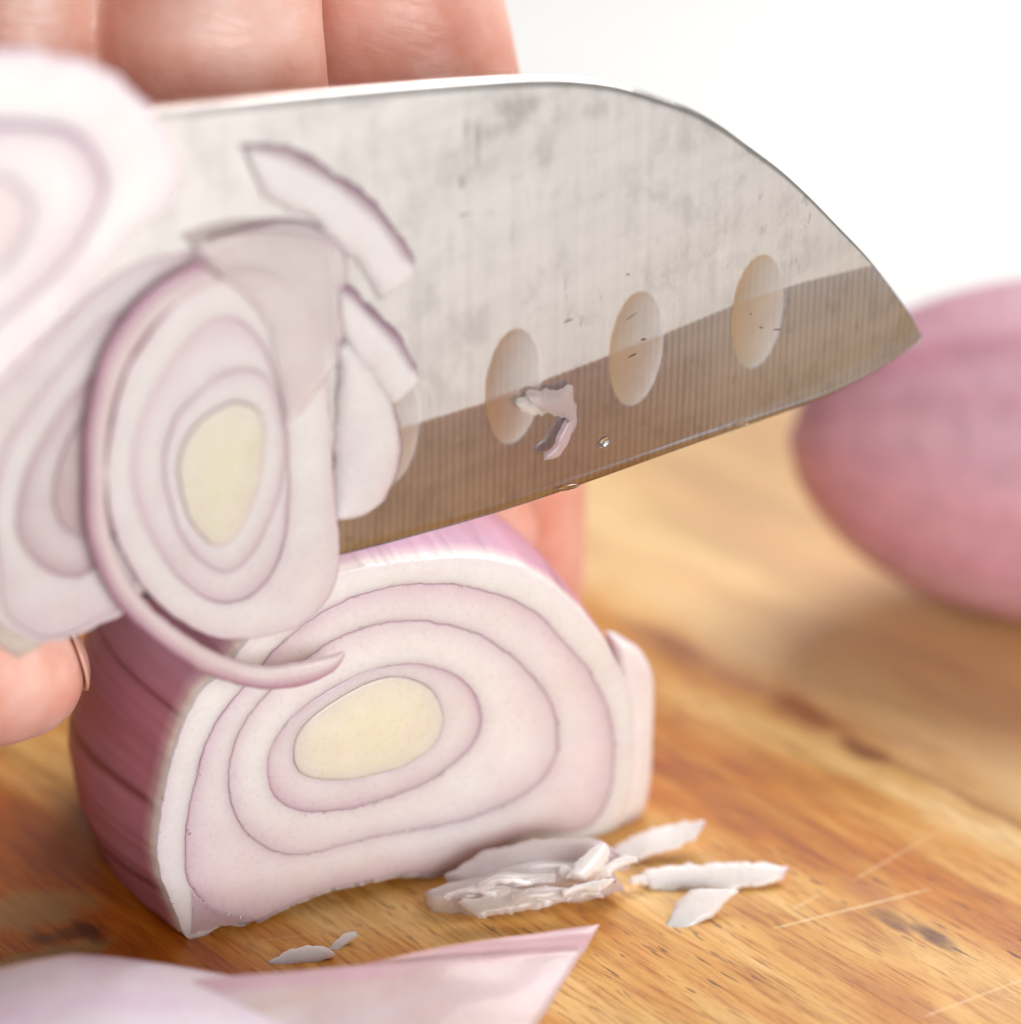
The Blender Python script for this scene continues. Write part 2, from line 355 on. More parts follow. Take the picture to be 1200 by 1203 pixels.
def lerp(a, b, f): return a + (b - a) * np.asarray(f)[..., None]
WHITE = lin(254, 251, 247); PINK = lin(234, 208, 218); MAUVE = lin(196, 148, 168); CREAM = lin(248, 238, 222); YEL = lin(246, 241, 212)
def ring_tone(t, tint=0.0, mauve=MAUVE, white=WHITE, pink=PINK, inner=0.2, outer=0.9, mw=0.04):
    """colour of an onion layer from its inner (t=0) to its outer (t=1) membrane"""
    t = np.asarray(t, float)
    c = np.tile(white, (len(t), 1))
    c = lerp(c, pink, np.clip(tint + 0.65 * np.clip((t - 0.40) / 0.55, 0, 1) ** 1.5, 0, 1))
    c = lerp(c, pink, 0.5 * np.clip(1 - t / 0.16, 0, 1))
    c = lerp(c, mauve, outer * np.clip((t - (1 - mw)) / mw, 0, 1) ** 1.3)
    c = lerp(c, mauve, inner * np.clip(1 - t / 0.035, 0, 1))
    return c
TS = np.array([0, .012, .04, .10, .2, .35, .5, .65, .78, .88, .94, .972, .99, 1.0])
def ring(name, fr, c, R0, R1, depth, d0, mat, parent, lift=0.0, dome=0.02, groove=0.003, gap=0.0005, bend=None, tintf=None, seed=0, arc=None, **kw):
    """one onion layer: a ring between two contours, its cut face slightly domed between recessed membranes"""
    ts = TS; V = []; T = []
    tinv = 0.5 + 0.5 * np.array([mnoise.noise(Vector((cos(x) * 1.6, sin(x) * 1.6, seed * 5.1))) for x in TH])
    idx = range(NA)
    if arc is not None:
        a0, a1 = arc; m = int(round((a1 - a0) / (2 * pi) * NA)); i0 = int(round(a0 / (2 * pi) * NA)); idx = [(i0 + k) % NA for k in range(m)]
    n = len(idx)
    prof = groove * (1 - np.clip(np.minimum(ts, 1 - ts) / 0.05, 0, 1) ** 0.5)
    rows = []
    for j, tt in enumerate(ts):
        r = R0 + gap + (R1 - R0 - 2 * gap) * tt
        rows.append((r, d0 + lift + dome * 4 * tt * (1 - tt) - prof[j], tt))
    front = len(rows)
    rows.append((R1 - gap, d0 + lift - depth, 1.0)); rows.append((R0 + gap, d0 + lift - depth, 0.0))
    for (r, d, tt) in rows:
        for i in idx:
            s = c[0] + r[i] * cos(TH[i]); t = c[1] + r[i] * sin(TH[i])
            q = 0.012 * mnoise.noise(Vector((s * 2.5, t * 2.5, seed + 2.0)))
            dd = d + q + (bend(s, t) if bend else 0.0)
            V.append((s, -dd, t))
        tn = ring_tone(np.full(n, tt), **kw)
        ti = tinv[idx] * 0.35 + (tintf(idx) if tintf is not None else 0)
        tn = lerp(tn, PINK, np.clip(ti, 0, 1) * 0.8) if tt < 0.93 else tn
        T.append(tn)
    nr = len(rows); F = []
    for j in range(nr):
        j2 = (j + 1) % nr
        for k in range(n if arc is None else n - 1):
            k2 = (k + 1) % n; F.append((j * n + k, j * n + k2, j2 * n + k2, j2 * n + k))
    if arc is not None:
        F.append([j * n for j in range(nr)]); F.append([j * n + n - 1 for j in range(nr)][::-1])
    return mesh(name, V, F, mat, parent, np.concatenate(T))
def core(name, c, R, depth, d0, mat, parent, bend=None, seed=0, lift=0.01, YEL=None, CREAM=None):
    YEL = globals()['YEL'] if YEL is None else YEL; CREAM = globals()['CREAM'] if CREAM is None else CREAM
    fr = [0.02, .12, .25, .4, .55, .7, .82, .9, .95, .985, 1.0]; V = []; T = []; F = []
    for f in fr:
        for i in range(NA):
            s = c[0] + (R[i] - 0.004) * f * cos(TH[i]); t = c[1] + (R[i] - 0.004) * f * sin(TH[i])
            d = d0 + lift + 0.03 * (1 - f * f) - (0.012 if f == 1 else 0) + 0.012 * mnoise.noise(Vector((s * 5, t * 5, seed)))
            V.append((s, -(d + (bend(s, t) if bend else 0)), t))
            q = 0.5 + 0.5 * mnoise.noise(Vector((s * 3.5, t * 3.5, seed + 7)))
            col = lerp(YEL, CREAM, np.clip(f ** 2 * 1.0 + 0.5 * (q - .5) + 0.25 * (sin(f * 15) if f < .9 else 0) + 0.12, 0, 1))
            if f > 0.97: col = lerp(col, MAUVE, 0.45 if f == 1 else 0.12)
            T.append(col)
    for f in (1.0, 0.02):
        for i in range(NA):
            s = c[0] + (R[i] - 0.004) * f * cos(TH[i]); t = c[1] + (R[i] - 0.004) * f * sin(TH[i])
            V.append((s, -(d0 - depth + (bend(s, t) if bend else 0)), t)); T.append(CREAM)
    n = NA; nr = len(fr) + 2
    for j in range(nr - 1):
        for k in range(n): F.append((j * n + k, j * n + (k + 1) % n, (j + 1) * n + (k + 1) % n, (j + 1) * n + k))
    F.append(tuple(range(n))); F.append(tuple(range((nr - 1) * n, nr * n)))
    return mesh(name, V, F, mat, parent, np.array(T))

def strip(name, A, B, thick, mat, parent=None, M=None, d0=0.0, bend=None, dome=0.03, toneA=MAUVE, toneB=WHITE, mid=WHITE, wA=0.12, wB=0.06, n=70, m=16, jag=0.01, seed=0, ends=0.04, wave=0.02, straight=False, tf=None, jlow=0.0):
    """a sliver of onion between two long edges A and B"""
    cm = (lambda q: np.asarray(q, float)) if straight else (lambda q: catmull(q, False))
    A = resample(cm(A), n); B = resample(cm(B), n); V = []; T = []; F = []
    for side in (0, 1):
        for i in range(n):
            for j in range(m + 1):
                v = j / m; v = 0.5 - 0.5 * cos(pi * v) if m > 6 else v
                p = A[i] * (1 - v) + B[i] * v
                e = max(0, abs(v - 0.5) * 2 - 0.6) / 0.4
                q = mnoise.noise(Vector((p[0] * 8, p[1] * 8, seed))) + 0.5 * mnoise.noise(Vector((p[0] * 20, p[1] * 20, seed))) + jlow * mnoise.noise(Vector((p[0] * 3.6, p[1] * 3.6, seed + 3)))
                dirv = (B[i] - A[i]); L = np.linalg.norm(dirv) + 1e-6
                p = p + dirv / L * q * jag * e * (1 if v > .5 else -1)
                if i in (0, n - 1) : 
                    tang = (A[i] - A[i - 1]) if i else (A[0] - A[1]); p = p + tang / (np.linalg.norm(tang) + 1e-6) * ends * mnoise.noise(Vector((v * 6, seed, 3.3)))
                edge = (1 - (2 * v - 1) ** 6) * min(1, min(i, n - 1 - i) / 2 + 0.25)
                base = d0 + (bend(p[0], p[1]) if bend else 0) + wave * mnoise.noise(Vector((p[0] * 1.7, p[1] * 1.7, seed + 5)))
                d = base + (dome * 4 * v * (1 - v) if side == 0 else 0) + (thick / 2 * edge * (1 if side == 0 else -1))
                V.append((p[0], -d, p[1]))
                c = lerp(mid, toneA, max(0, 1 - v / wA) ** 0.8 * 0.95); c = lerp(c, toneB, max(0, 1 - (1 - v) / wB))
                if tf: c = tf(i / (n - 1), v, c)
                T.append(c)
    W = m + 1; S = n * W
    for i in range(n - 1):
        for j in range(m):
            a = i * W + j; F.append((a, a + 1, a + W + 1, a + W)); F.append((S + a, S + a + W, S + a + W + 1, S + a + 1))
    for i in range(n - 1):
        for j in (0, m): a = i * W + j; F.append((a, a + W, S + a + W, S + a))
    for j in range(m):
        for i in (0, n - 1): a = i * W + j; F.append((a, a + 1, S + a + 1, S + a))
    return mesh(name, V, F, mat, parent, np.array(T), M=M)

# ------------------------------------------------------------------ the cut shallot
SH = empty('shallot', 'large cut shallot under the knife, ringed face with cream core turned to the front', 'shallot', FACE.mat())
C0 = [(345,880),(350,905),(375,916),(420,915),(470,903),(505,882),(521,852),(515,822),(495,802),(460,795),(420,808),(380,832),(355,855)]
C1 = [(314,905),(322,935),(350,953),(395,953),(450,941),(505,918),(552,880),(566,845),(556,812),(530,790),(480,780),(430,790),(385,812),(345,842),(320,875)]
C2 = [(268,918),(280,966),(320,1000),(362,1003),(420,988),(480,976),(560,960),(624,928),(652,892),(655,852),(640,812),(600,770),(560,744),(512,731),(460,731),(400,747),(345,785),(300,832),(275,875)]
C3 = [(288,805),(248,862),(225,940),(218,1000),(224,1040),(256,1073),(296,1082),(328,1070),(380,1048),(432,1036),(472,1028),(520,1026),(556,1011),(580,1000),(620,979),(680,976),(706,957),(720,920),(722,872),(715,834),(692,788),(660,752),(636,724),(597,703),(538,688),(496,686),(450,692),(408,706),(370,726),(330,758)]
C4 = [(262,790),(232,822),(208,878),(192,944),(186,1008),(200,1058),(226,1106),(262,1088),(300,1083),(330,1071),(380,1050),(432,1039),(472,1032),(520,1030),(570,1016),(620,1003),(680,1003),(722,985),(742,930),(746,880),(744,830),(728,782),(700,738),(668,702),(630,676),(590,661),(537,655),(485,659),(450,664),(401,674),(350,700),(300,745)]
cf = np.array(FACE.st(432, 855))
R = [polar(FACE.pts(c), cf, j, i) for i, (c, j) in enumerate([(C0, .006), (C1, .010), (C2, .014), (C3, .016), (C4, .018)])]
R[4] = np.maximum(R[4], R[3] + 0.035)
core('core', cf, R[0], 0.6, 0.0, M_FLESH, SH)
lifts = [0.0, -0.006, 0.006, 0.0, -0.012]
for k in range(4):
    depth = 0.9 if k < 3 else 1.2
    Ra = R[k] + (0.07 * np.exp(-((TH - radians(231)) / radians(7)) ** 2) if k == 3 else 0)
    ring('layer', FACE, cf, Ra, np.maximum(R[k + 1], Ra + .02), depth, 0.0, M_FLESH, SH, lift=lifts[k + 1], seed=k, dome=0.012, groove=0.004, gap=0.0008,
         tint=[0.40, 0.05, 0.30, -0.25][k], outer=[.75, .8, .8, .0][k], mw=[.10, .055, .045, .04][k])
# the body behind the face: its purple skin
def body(parent):
    secs = [(0.02, 0.985, 0.0), (0.06, 1.0, 0.0), (0.16, 1.012, 0.01), (0.3, 1.02, 0.02), (0.8, 1.045, .03), (1.4, 1.06, .05), (2.0, 1.05, .05), (2.6, 1.0, .03), (3.2, .90, 0), (3.8, .73, -.1), (4.3, .5, -.2), (4.7, .25, -.3), (4.85, .06, -.4)]
    V = []; T = []; F = []
    for (d, s, dz) in secs:
        for i in range(NA):
            r = R[4][i] * s
            # the skin between cut and root tightens into smooth ribs
            r *= 1 + 0.055 * max(0, -cos(TH[i])) * min(1, d / 1.5)
            r *= 1 + 0.003 * sin(TH[i] * 19) * min(1, d)
            x = cf[0] + r * cos(TH[i]); z = cf[1] * (1 - 0.04 * max(0, d - 2.6)) + r * sin(TH[i]) + dz
            z = max(z, 0.015)
            V.append((x, d + 0.03, z))
            u = TH[i] * 4.6 + 0.5 * mnoise.noise(Vector((cos(TH[i]) * 2, sin(TH[i]) * 2, d * 0.3)))
            st = max(0.0, cos(u * 2 * pi / 1.9)) ** 22
            base = lerp(lin(214, 146, 164), lin(188, 104, 124), 0.5 + 0.5 * mnoise.noise(Vector((cos(TH[i]) * 2.5, sin(TH[i]) * 2.5, d * 0.5))))
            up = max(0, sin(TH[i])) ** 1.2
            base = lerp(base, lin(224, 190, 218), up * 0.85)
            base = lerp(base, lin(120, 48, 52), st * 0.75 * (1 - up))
            if d <= 0.06: base = lerp(base, CREAM, 0.9)
            elif d <= 0.16: base = lerp(base, CREAM, 0.30)
            T.append(base)
    n = NA
    for j in range(len(secs) - 1):
        for k in range(n): F.append((j * n + k, j * n + (k + 1) % n, (j + 1) * n + (k + 1) % n, (j + 1) * n + k))
    F.append(tuple(range(n))); F.append(tuple(range((len(secs) - 1) * n, len(secs) * n)))
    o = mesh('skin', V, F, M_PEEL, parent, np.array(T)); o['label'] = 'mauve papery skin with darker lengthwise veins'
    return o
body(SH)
# outermost layer that has sprung loose on the right
la = FACE.pts([(736, 756), (752, 764), (768, 777), (783, 806), (782, 860), (777, 925), (764, 968), (738, 1000), (700, 1016)], -0.1)
lb = FACE.pts([(724, 752), (728, 775), (730, 800), (732, 825), (742, 850), (741, 880), (738, 920), (728, 955), (706, 982), (672, 996)], -0.1)
o = strip('loose_layer', la, lb, 0.4, M_FLESH, SH, d0=-0.26, toneA=lin(226, 190, 214), wA=0.08, mid=lin(250, 242, 242), dome=0.05, n=90, m=18, bend=lambda s, t: -0.3 * max(0, s - 1.2) ** 1.5, wB=.08, toneB=lin(236, 220, 228))
o['label'] = 'loose white outer layer on the right with a thin pink rim'
# wet torn membrane at the lower left corner
ta = FACE.pts([(226, 1103), (240, 1096), (256, 1092), (272, 1088), (298, 1083)], 0.06); tb = FACE.pts([(228, 1050), (242, 1062), (256, 1070), (270, 1076), (296, 1079)], 0.06)
strip('torn_membrane', ta, tb, 0.02, M_CLEAR, SH, d0=0.05, jag=0.06, ends=0.03, toneA=WHITE, mid=PINK, wave=.06, dome=.02)

def beads():
    bm = bmesh.new(); rr = random.Random(7)
    for q in range(220):
        k = rr.choice((1, 2, 2, 3, 3, 3, 4)); th = rr.choice((rr.gauss(-1.6, .7), rr.gauss(-1.3, .35), rr.uniform(0, 6.28)))
        i = int((th % (2 * pi)) / (2 * pi) * NA) % NA; r = R[k][i] + rr.gauss(0, .012); z = rr.uniform(.003, .012) * (2.0 if rr.random() < .08 else 1)
        ca, sa = -sin(TH[i]), cos(TH[i]); el = rr.uniform(1, 3)
        ret = bmesh.ops.create_icosphere(bm, subdivisions=2, radius=1.0)
        for v in ret['verts']:
            a, b, c_ = v.co.x * z * el, v.co.y * z, v.co.z * z * .7
            v.co = Vector((cf[0] + r * cos(TH[i]) + ca * a + sa * b, -0.012 - c_, cf[1] + r * sin(TH[i]) + sa * a - ca * b))
    me = bpy.data.meshes.new('juice_beads'); bm.to_mesh(me); bm.free(); me.materials.append(M_WATER); me.polygons.foreach_set('use_smooth', [True] * len(me.polygons))
    o = bpy.data.objects.new('juice_beads', me); COL.objects.link(o); o.parent = SH; o['kind'] = 'stuff'
beads()

# ------------------------------------------------------------------ the knife
DB = 0.24                                         # the blade stands 2.4 mm in front of the cut face
KN = empty('knife', 'broad steel kitchen knife with oval hollows, its blade tip pointing right', 'knife', FACE.mat())
SP = np.array([(-360, 178), (-100, 153), (190, 127), (300, 117), (400, 108), (550, 97), (640, 93), (700, 97), (740, 105), (780, 118), (815, 131), (850, 151), (880, 173), (920, 203), (955, 235), (990, 271), (1025, 308), (1060, 353), (1078, 379), (1083.5, 390)], float)
ED = np.array([(-360, 776), (-100, 745), (0, 731), (200, 698), (400, 652), (500, 626), (600, 597), (700, 563), (800, 527), (880, 499), (955, 472), (990, 457), (1030, 436), (1060, 416), (1076, 405), (1081, 400), (1083.5, 394)], float)
def smooth_y(P, x):
    C = catmull(P, False, 12); return np.interp(x, C[:, 0], C[:, 1])
GL = np.array([(-360, 716), (0, 615), (200, 562), (400, 513), (480, 490), (565, 465), (640, 437), (700, 415), (780, 385), (860, 354), (940, 330), (1032, 312), (1040, 300), (1083.5, 300)], float)
DIM = [(-120, 660), (20, 632), (165, 590), (310, 545), (455, 500), (600, 452), (745, 408), (888, 365)]
def build_blade():
    GR_ = []
    xs = np.r_[np.linspace(-360, 380, 150), np.linspace(383, 1040, 300), np.linspace(1042, 1083.4, 40)]
    vs = np.r_[np.linspace(0, 0.03, 4), np.linspace(0.04, 0.975, 190), np.linspace(0.98, 1, 4)]
    nx, nv = len(xs), len(vs); Vf = np.zeros((nx, nv, 3)); Vb = np.zeros((nx, nv, 3)); H0 = []
    for i, x in enumerate(xs):
        ys, ye = smooth_y(SP, x), smooth_y(ED, x)
        a = np.array(FACE.st(x, ys, DB + 0.08)); b = np.array(FACE.st(x, ye, DB))
        h0 = 0.115 - 0.085 * np.clip((x - 100) / 983, 0, 1) ** 1.3; H0.append(h0)
        tipf = np.clip((1083.5 - x) / 25, 0.15, 1) ** .5
        for j, v in enumerate(vs):
            p = a + (b - a) * v
            vg = np.clip((np.interp(x, GL[:, 0], GL[:, 1]) - ys) / (ye - ys), 0.0, 0.97)
            hh = max(0.010, h0 * (1 - max(0, v - vg) / (1 - vg) * 0.9) * tipf); GR_.append(float(np.clip((v - vg) / 0.008 + .5, 0, 1)))
            if v < 0.02: hh *= 0.86 + 0.14 * (v / 0.02)
            if v > 0.975: hh = 0.012 * (1 - v) / 0.025 + 0.001 + h0 * .06 * (1 - v) / .025
            Vf[i, j] = (p[0], -(DB + hh), p[1]); Vb[i, j] = (p[0], -(DB - hh), p[1])
    HOL = np.zeros((nx, nv))
    for (dx, dy) in DIM:
        c = np.array(FACE.st(dx, dy, DB)); rx, rz = 0.325, 0.655
        S = Vf[:, :, 0] - c[0]; Z = Vf[:, :, 2] - c[1]; al = radians(-3)
        q = ((S * cos(al) + Z * sin(al)) / rx) ** 2 + ((Z * cos(al) - S * sin(al)) / rz) ** 2
        dep = np.where(q < 1, 0.013 * (1 - q) + 0.004 * np.sqrt(np.clip(1 - q, 0, 1)), 0); HOL = np.maximum(HOL, np.clip((1.02 - q) / 0.10, 0, 1))
        Vf[:, :, 1] += dep
    V = list(Vf.reshape(-1, 3)) + list(Vb.reshape(-1, 3)); N = nx * nv; F = []
    for i in range(nx - 1):
        for j in range(nv - 1):
            a = i * nv + j; F.append((a, a + 1, a + nv + 1, a + nv)); F.append((N + a, N + a + nv, N + a + nv + 1, N + a + 1))
        a = i * nv + nv - 1; F.append((a, a + nv, N + a + nv, N + a))
    for j in range(nv - 1): F.append((j, N + j, N + j + 1, j + 1)); a = (nx - 1) * nv + j; F.append((a, a + 1, N + a + 1, N + a))
    # the rounded spine with its own vertices
    k = 6; s0 = len(V)
    for i in range(nx):
        f, b = Vf[i, 0], Vb[i, 0]; h = H0[i]
        for j in range(k + 1):
            u = j / k; p = f * (1 - u) + b * u; V.append((p[0], p[1], p[2] + 0.018 * sin(pi * u)))
    for i in range(nx - 1):
        for j in range(k): a = s0 + i * (k + 1) + j; F.append((a, a + 1, a + k + 2, a + k + 1))
    tn = np.zeros((len(V), 3)); tn[:N, 0] = GR_; tn[:N, 1] = HOL.ravel()
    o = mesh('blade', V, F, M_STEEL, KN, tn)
    return o
build_blade()
# handle (left of the picture)
def handle():
    a = np.array(FACE.st(-360, 190, DB)); b = np.array(FACE.st(-360, 420, DB)); bm = bmesh.new()
    x1 = a[0] + 0.1; zc = (a[1] + b[1]) / 2; hz = (a[1] - b[1]) / 2
    rings = []
    for (dx, s, th) in ((0, .8, .35), (-1, .72, .6), (-3, .66, .75), (-7, .62, .8), (-10, .7, .8), (-11.5, .78, .75), (-12, .5, .4)):
        rings.append([bm.verts.new((x1 + dx, -(DB) + th * cos(q), zc + hz * s * sin(q) - 0.02 * dx * dx * 0.1)) for q in np.linspace(0, 2 * pi, 24, endpoint=False)])
    for r0, r1 in zip(rings, rings[1:]):
        for k in range(24): bm.faces.new((r0[k], r0[(k + 1) % 24], r1[(k + 1) % 24], r1[k]))
    bm.faces.new(rings[0]); bm.faces.new(rings[-1][::-1]); bmesh.ops.recalc_face_normals(bm, faces=bm.faces)
    me = bpy.data.meshes.new('handle'); bm.to_mesh(me); bm.free(); me.materials.append(M_HANDLE)
    me.polygons.foreach_set('use_smooth', [True] * len(me.polygons))
    o = bpy.data.objects.new('handle', me); COL.objects.link(o); o.parent = KN
handle()

# ------------------------------------------------------------------ slices clinging to the blade
DS = DB + 0.13                                    # front of the blade at mid height
def slice_thing(label, contours, centre, d0, thick, bend, group='sliced shallot rounds on the blade', mat=None, with_core=True, tints=None, kw=None, arcs=None, lifts=None, corec=None, jg=0.012):
    mat = mat or M_SLICE
    e = empty('shallot_slice', label, 'shallot slice', FACE.mat(), group)
    c = np.array(FACE.st(*centre, d0)); seed = abs(hash(label)) % 7 if False else len(label) % 7
    Rs = [polar(FACE.pts(q, d0), c, jg if i == len(contours) - 1 else 0.012, seed + i) for i, q in enumerate(contours)]
    for i in range(1, len(Rs)): Rs[i] = np.maximum(Rs[i], Rs[i - 1] + 0.03)
    if with_core: core('core', c, Rs[0], thick, d0, mat, e, bend, seed, YEL=corec, CREAM=corec)
    for i in range(len(Rs) - 1):
        k = dict(tint=(tints[i] if tints else 0.2))
        if kw and kw.get(i): k.update(kw[i])
        ring('ring', FACE, c, Rs[i], Rs[i + 1], thick, d0, mat, e, bend=bend, seed=seed + i, lift=(lifts[i] if lifts else 0), dome=0.01, groove=0.003, gap=0.0005, arc=(arcs[i] if arcs else None), **k)
    return e
def z4(L): return [(x / 2.857, 380 + y / 2.857) for x, y in L]
# slice A, large, in front
A0 = z4([(610,430),(600,520),(630,640),(680,720),(740,750),(800,700),(850,600),(880,480),(890,370),(870,300),(830,268),(780,265),(715,295),(650,350)])
A1 = z4([(560,420),(552,500),(572,600),(620,730),(700,815),(770,840),(840,790),(900,680),(945,560),(958,430),(945,300),(900,190),(830,160),(740,180),(660,250),(595,320)])
A2 = z4([(447,430),(452,560),(500,700),(570,820),(650,900),(740,938),(840,920),(910,850),(955,740),(972,600),(968,440),(955,300),(925,180),(880,70),(800,-10),(720,-15),(630,60),(550,170),(480,300)])
A3 = z4([(360,450),(362,600),(400,740),(480,880),(600,990),(720,1050),(850,1055),(960,1030),(1060,970),(1118,890),(1140,780),(1132,640),(1118,480),(1110,330),(1090,150),(1060,0),(990,-110),(880,-170),(740,-160),(610,-90),(500,40),(410,200)])
bA = lambda s, t: 0.05 * (t - 5) * 0 + 0.035 * max(0, 4.6 - t) ** 1.5 + 0.03 * max(0, -3.6 - s) ** 2
slA = slice_thing('largest thin round slice with yellow core, hanging from the blade over the cut shallot', [A0, A1, A2, A3], (255, 558), DS + 0.10, 0.10, bA,
                  tints=[0.1, 0.2, -0.2], lifts=[-0.02, -0.03, 0.0])
# its outermost purple ring, open on the right, hanging lower
oa = [(236, 306), (190, 330), (150, 368), (118, 420), (101, 490), (98, 560), (101, 625), (120, 680), (152, 725), (200, 765), (245, 792), (300, 807), (350, 804), (388, 788), (404, 768)]
ob = [(262, 330), (215, 352), (170, 395), (142, 445), (128, 500), (124, 560), (128, 620), (146, 672), (176, 712), (220, 747), (262, 769), (305, 781), (345, 777), (380, 770), (402, 764)]
strip('outer_ring', FACE.pts(oa, DS + .15), FACE.pts(ob, DS + .15), 0.08, M_SLICE, slA, dome=0.006, d0=DS + 0.13, bend=bA, toneA=lin(178, 118, 152), wA=0.6, mid=lin(242, 226, 224), toneB=lin(214, 180, 190), wB=.1, n=130)
# slice B behind A on the left
B0 = [(63,576),(67,605),(78,622),(96,630),(112,620),(122,590),(126,545),(122,505),(108,490),(90,500),(74,530)]
B1 = [(18,604),(24,636),(45,662),(72,676),(104,674),(130,640),(142,580),(144,500),(132,450),(112,440),(82,468),(50,515),(28,560)]
B2 = [(-10,600),(-3,660),(3,712),(22,735),(52,748),(88,741),(116,727),(142,712),(175,640),(190,560),(200,460),(190,400),(160,372),(125,376),(85,418),(42,470),(5,530)]
B3 = [(-60,560),(-50,640),(-22,712),(18,744),(52,753),(92,745),(120,732),(150,718),(200,650),(240,560),(258,440),(262,340),(240,298),(172,306),(112,342),(60,392),(0,450),(-40,505)]
bB = lambda s, t: 0.03 * max(0, -4.5 - s) ** 1.5 + 0.03 * max(0, 4.4 - t) ** 1.5
slice_thing('purple edged round slice half hidden behind the left side of the largest slice', [B0, B1, B2, B3], (95, 560), DS + 0.0, 0.08, bB, tints=[0.4, 0.05, 0.2], corec=lin(214, 190, 190),
            kw={2: dict(mauve=lin(168, 112, 146)), 0: dict(pink=lin(206, 176, 184))}, lifts=[-0.01, 0.0, 0.0])
# pointed scrap under B
strip_t = strip('shallot_scrap', FACE.pts([(-40, 700), (-10, 752), (22, 776)], DS), FACE.pts([(20, 705), (45, 735), (57, 754)], DS), 0.08, M_SLICE, None, M=FACE.mat(), d0=DS - 0.05, toneA=WHITE, toneB=WHITE, mid=lin(226, 214, 200))
tag(strip_t, 'small pointed cream scrap poking out below the purple edged slice, above the thumb', 'shallot scrap')
# slice C, nearest, top left, out of focus
Cc0 = [(-60,205),(-20,196),(4,203),(21,219),(28,240),(18,270),(0,297),(-30,318),(-70,318),(-90,270),(-85,230)]
Cc1 = [(-130,160),(-60,138),(10,135),(66,142),(100,168),(116,204),(108,240),(80,288),(38,332),(0,362),(-50,390),(-120,390),(-150,300),(-155,220)]
Cc2 = [(-190,110),(-100,62),(-40,52),(20,52),(64,60),(120,78),(160,108),(185,148),(203,188),(203,216),(188,240),(154,262),(140,288),(115,318),(60,372),(0,438),(-60,490),(-140,500),(-200,400),(-220,250)]
bC = lambda s, t: 0.05 * max(0, t - 5) + 0.06 * max(0, -4.5 - s)
slice_thing('pale blurred round slice at upper left, reaching above the spine of the knife', [Cc0, Cc1, Cc2], (-35, 250), DS + 0.75, 0.22, bC, tints=[0.25, 0.05], corec=lin(240, 226, 226), jg=0.045,
            kw={1: dict(outer=.6, inner=.8, mauve=lin(172, 138, 166), pink=lin(238, 226, 234), mw=.08), 0: dict(outer=1., mw=.16, mauve=lin(168, 132, 160), pink=lin(226, 212, 222))}, lifts=[0.03, -0.03], mat=M_FLESH)
# crescents
def crescent(label, A_, B_, d0, mat, group=None, name='shallot_crescent', **k):
    k.setdefault('jlow', 1.6)
    k.setdefault('toneA', lin(146, 88, 124)); k.setdefault('wA', 0.30); k.setdefault('mid', lin(250, 244, 244))
    k.setdefault('toneB', lin(244, 234, 234))
    o = strip(name, FACE.pts(A_, d0), FACE.pts(B_, d0), k.pop('thick', 0.12), mat, None, M=FACE.mat(), d0=d0, **k)
    return tag(o, label, 'shallot piece', group or 'crescent pieces on the blade')
crescent('purple rimmed crescent lying highest on the blade, right of the pale blurred slice',
         [(282, 170), (305, 167), (345, 174), (372, 188), (400, 204), (432, 228), (462, 262), (478, 288), (486, 302), (484, 312)],
         [(290, 180), (296, 208), (316, 236), (346, 250), (372, 266), (394, 290), (418, 308), (432, 332), (448, 350), (474, 328)], DS - 0.03, M_SLICE, thick=0.14, jag=0.035, seed=2)
crescent('second crescent below the highest one, its tip touching the cream rim of a hollow',
         [(396, 336), (415, 340), (440, 362), (462, 386), (478, 408), (490, 428), (492, 440)],
         [(398, 370), (404, 402), (420, 425), (440, 445), (452, 466), (462, 478), (480, 455)], DS + 0.02, M_SLICE, thick=0.12, jag=0.035, seed=5)
crescent('rounded white petal piece beside the large slice, just above the knife edge',
         [(404, 400), (430, 420), (448, 448), (466, 480), (472, 520), (466, 560), (450, 590), (425, 606), (398, 608)],
         [(394, 410), (397, 440), (395, 470), (393, 500), (393, 530), (392, 560), (392, 580), (390, 594), (388, 606)], DS - 0.02, M_SLICE, thick=0.10, wA=0.10, jag=0.02, seed=8, dome=0.06)
crescent('clear square ended flap of onion film folded over the top of the largest slice',
         [(229, 288), (262, 276), (300, 270), (345, 271), (392, 286), (398, 330), (399, 370), (400, 420)],
         [(236, 300), (262, 328), (290, 350), (312, 380), (322, 410), (330, 450), (338, 500)], DS + 0.16, M_CLEAR, group=' ', name='shallot_film', thick=0.05, wA=0.05, toneA=lin(214, 190, 200), mid=lin(250, 240, 240), jag=0.006, seed=11)
crescent('thin clear arc of film behind the large slice with a faint mauve top edge',
         [(246, 276), (290, 266), (340, 258), (380, 268), (405, 292), (408, 340), (404, 400)],
         [(252, 290), (292, 284), (334, 280), (366, 292), (384, 315), (386, 350), (388, 400)], DS + 0.0, M_FILM, group=' ', name='shallot_film', thick=0.04, wA=0.3, toneA=lin(176, 140, 160), seed=13)
for o in bpy.data.objects:
    if o.get('group') == ' ': del o['group']

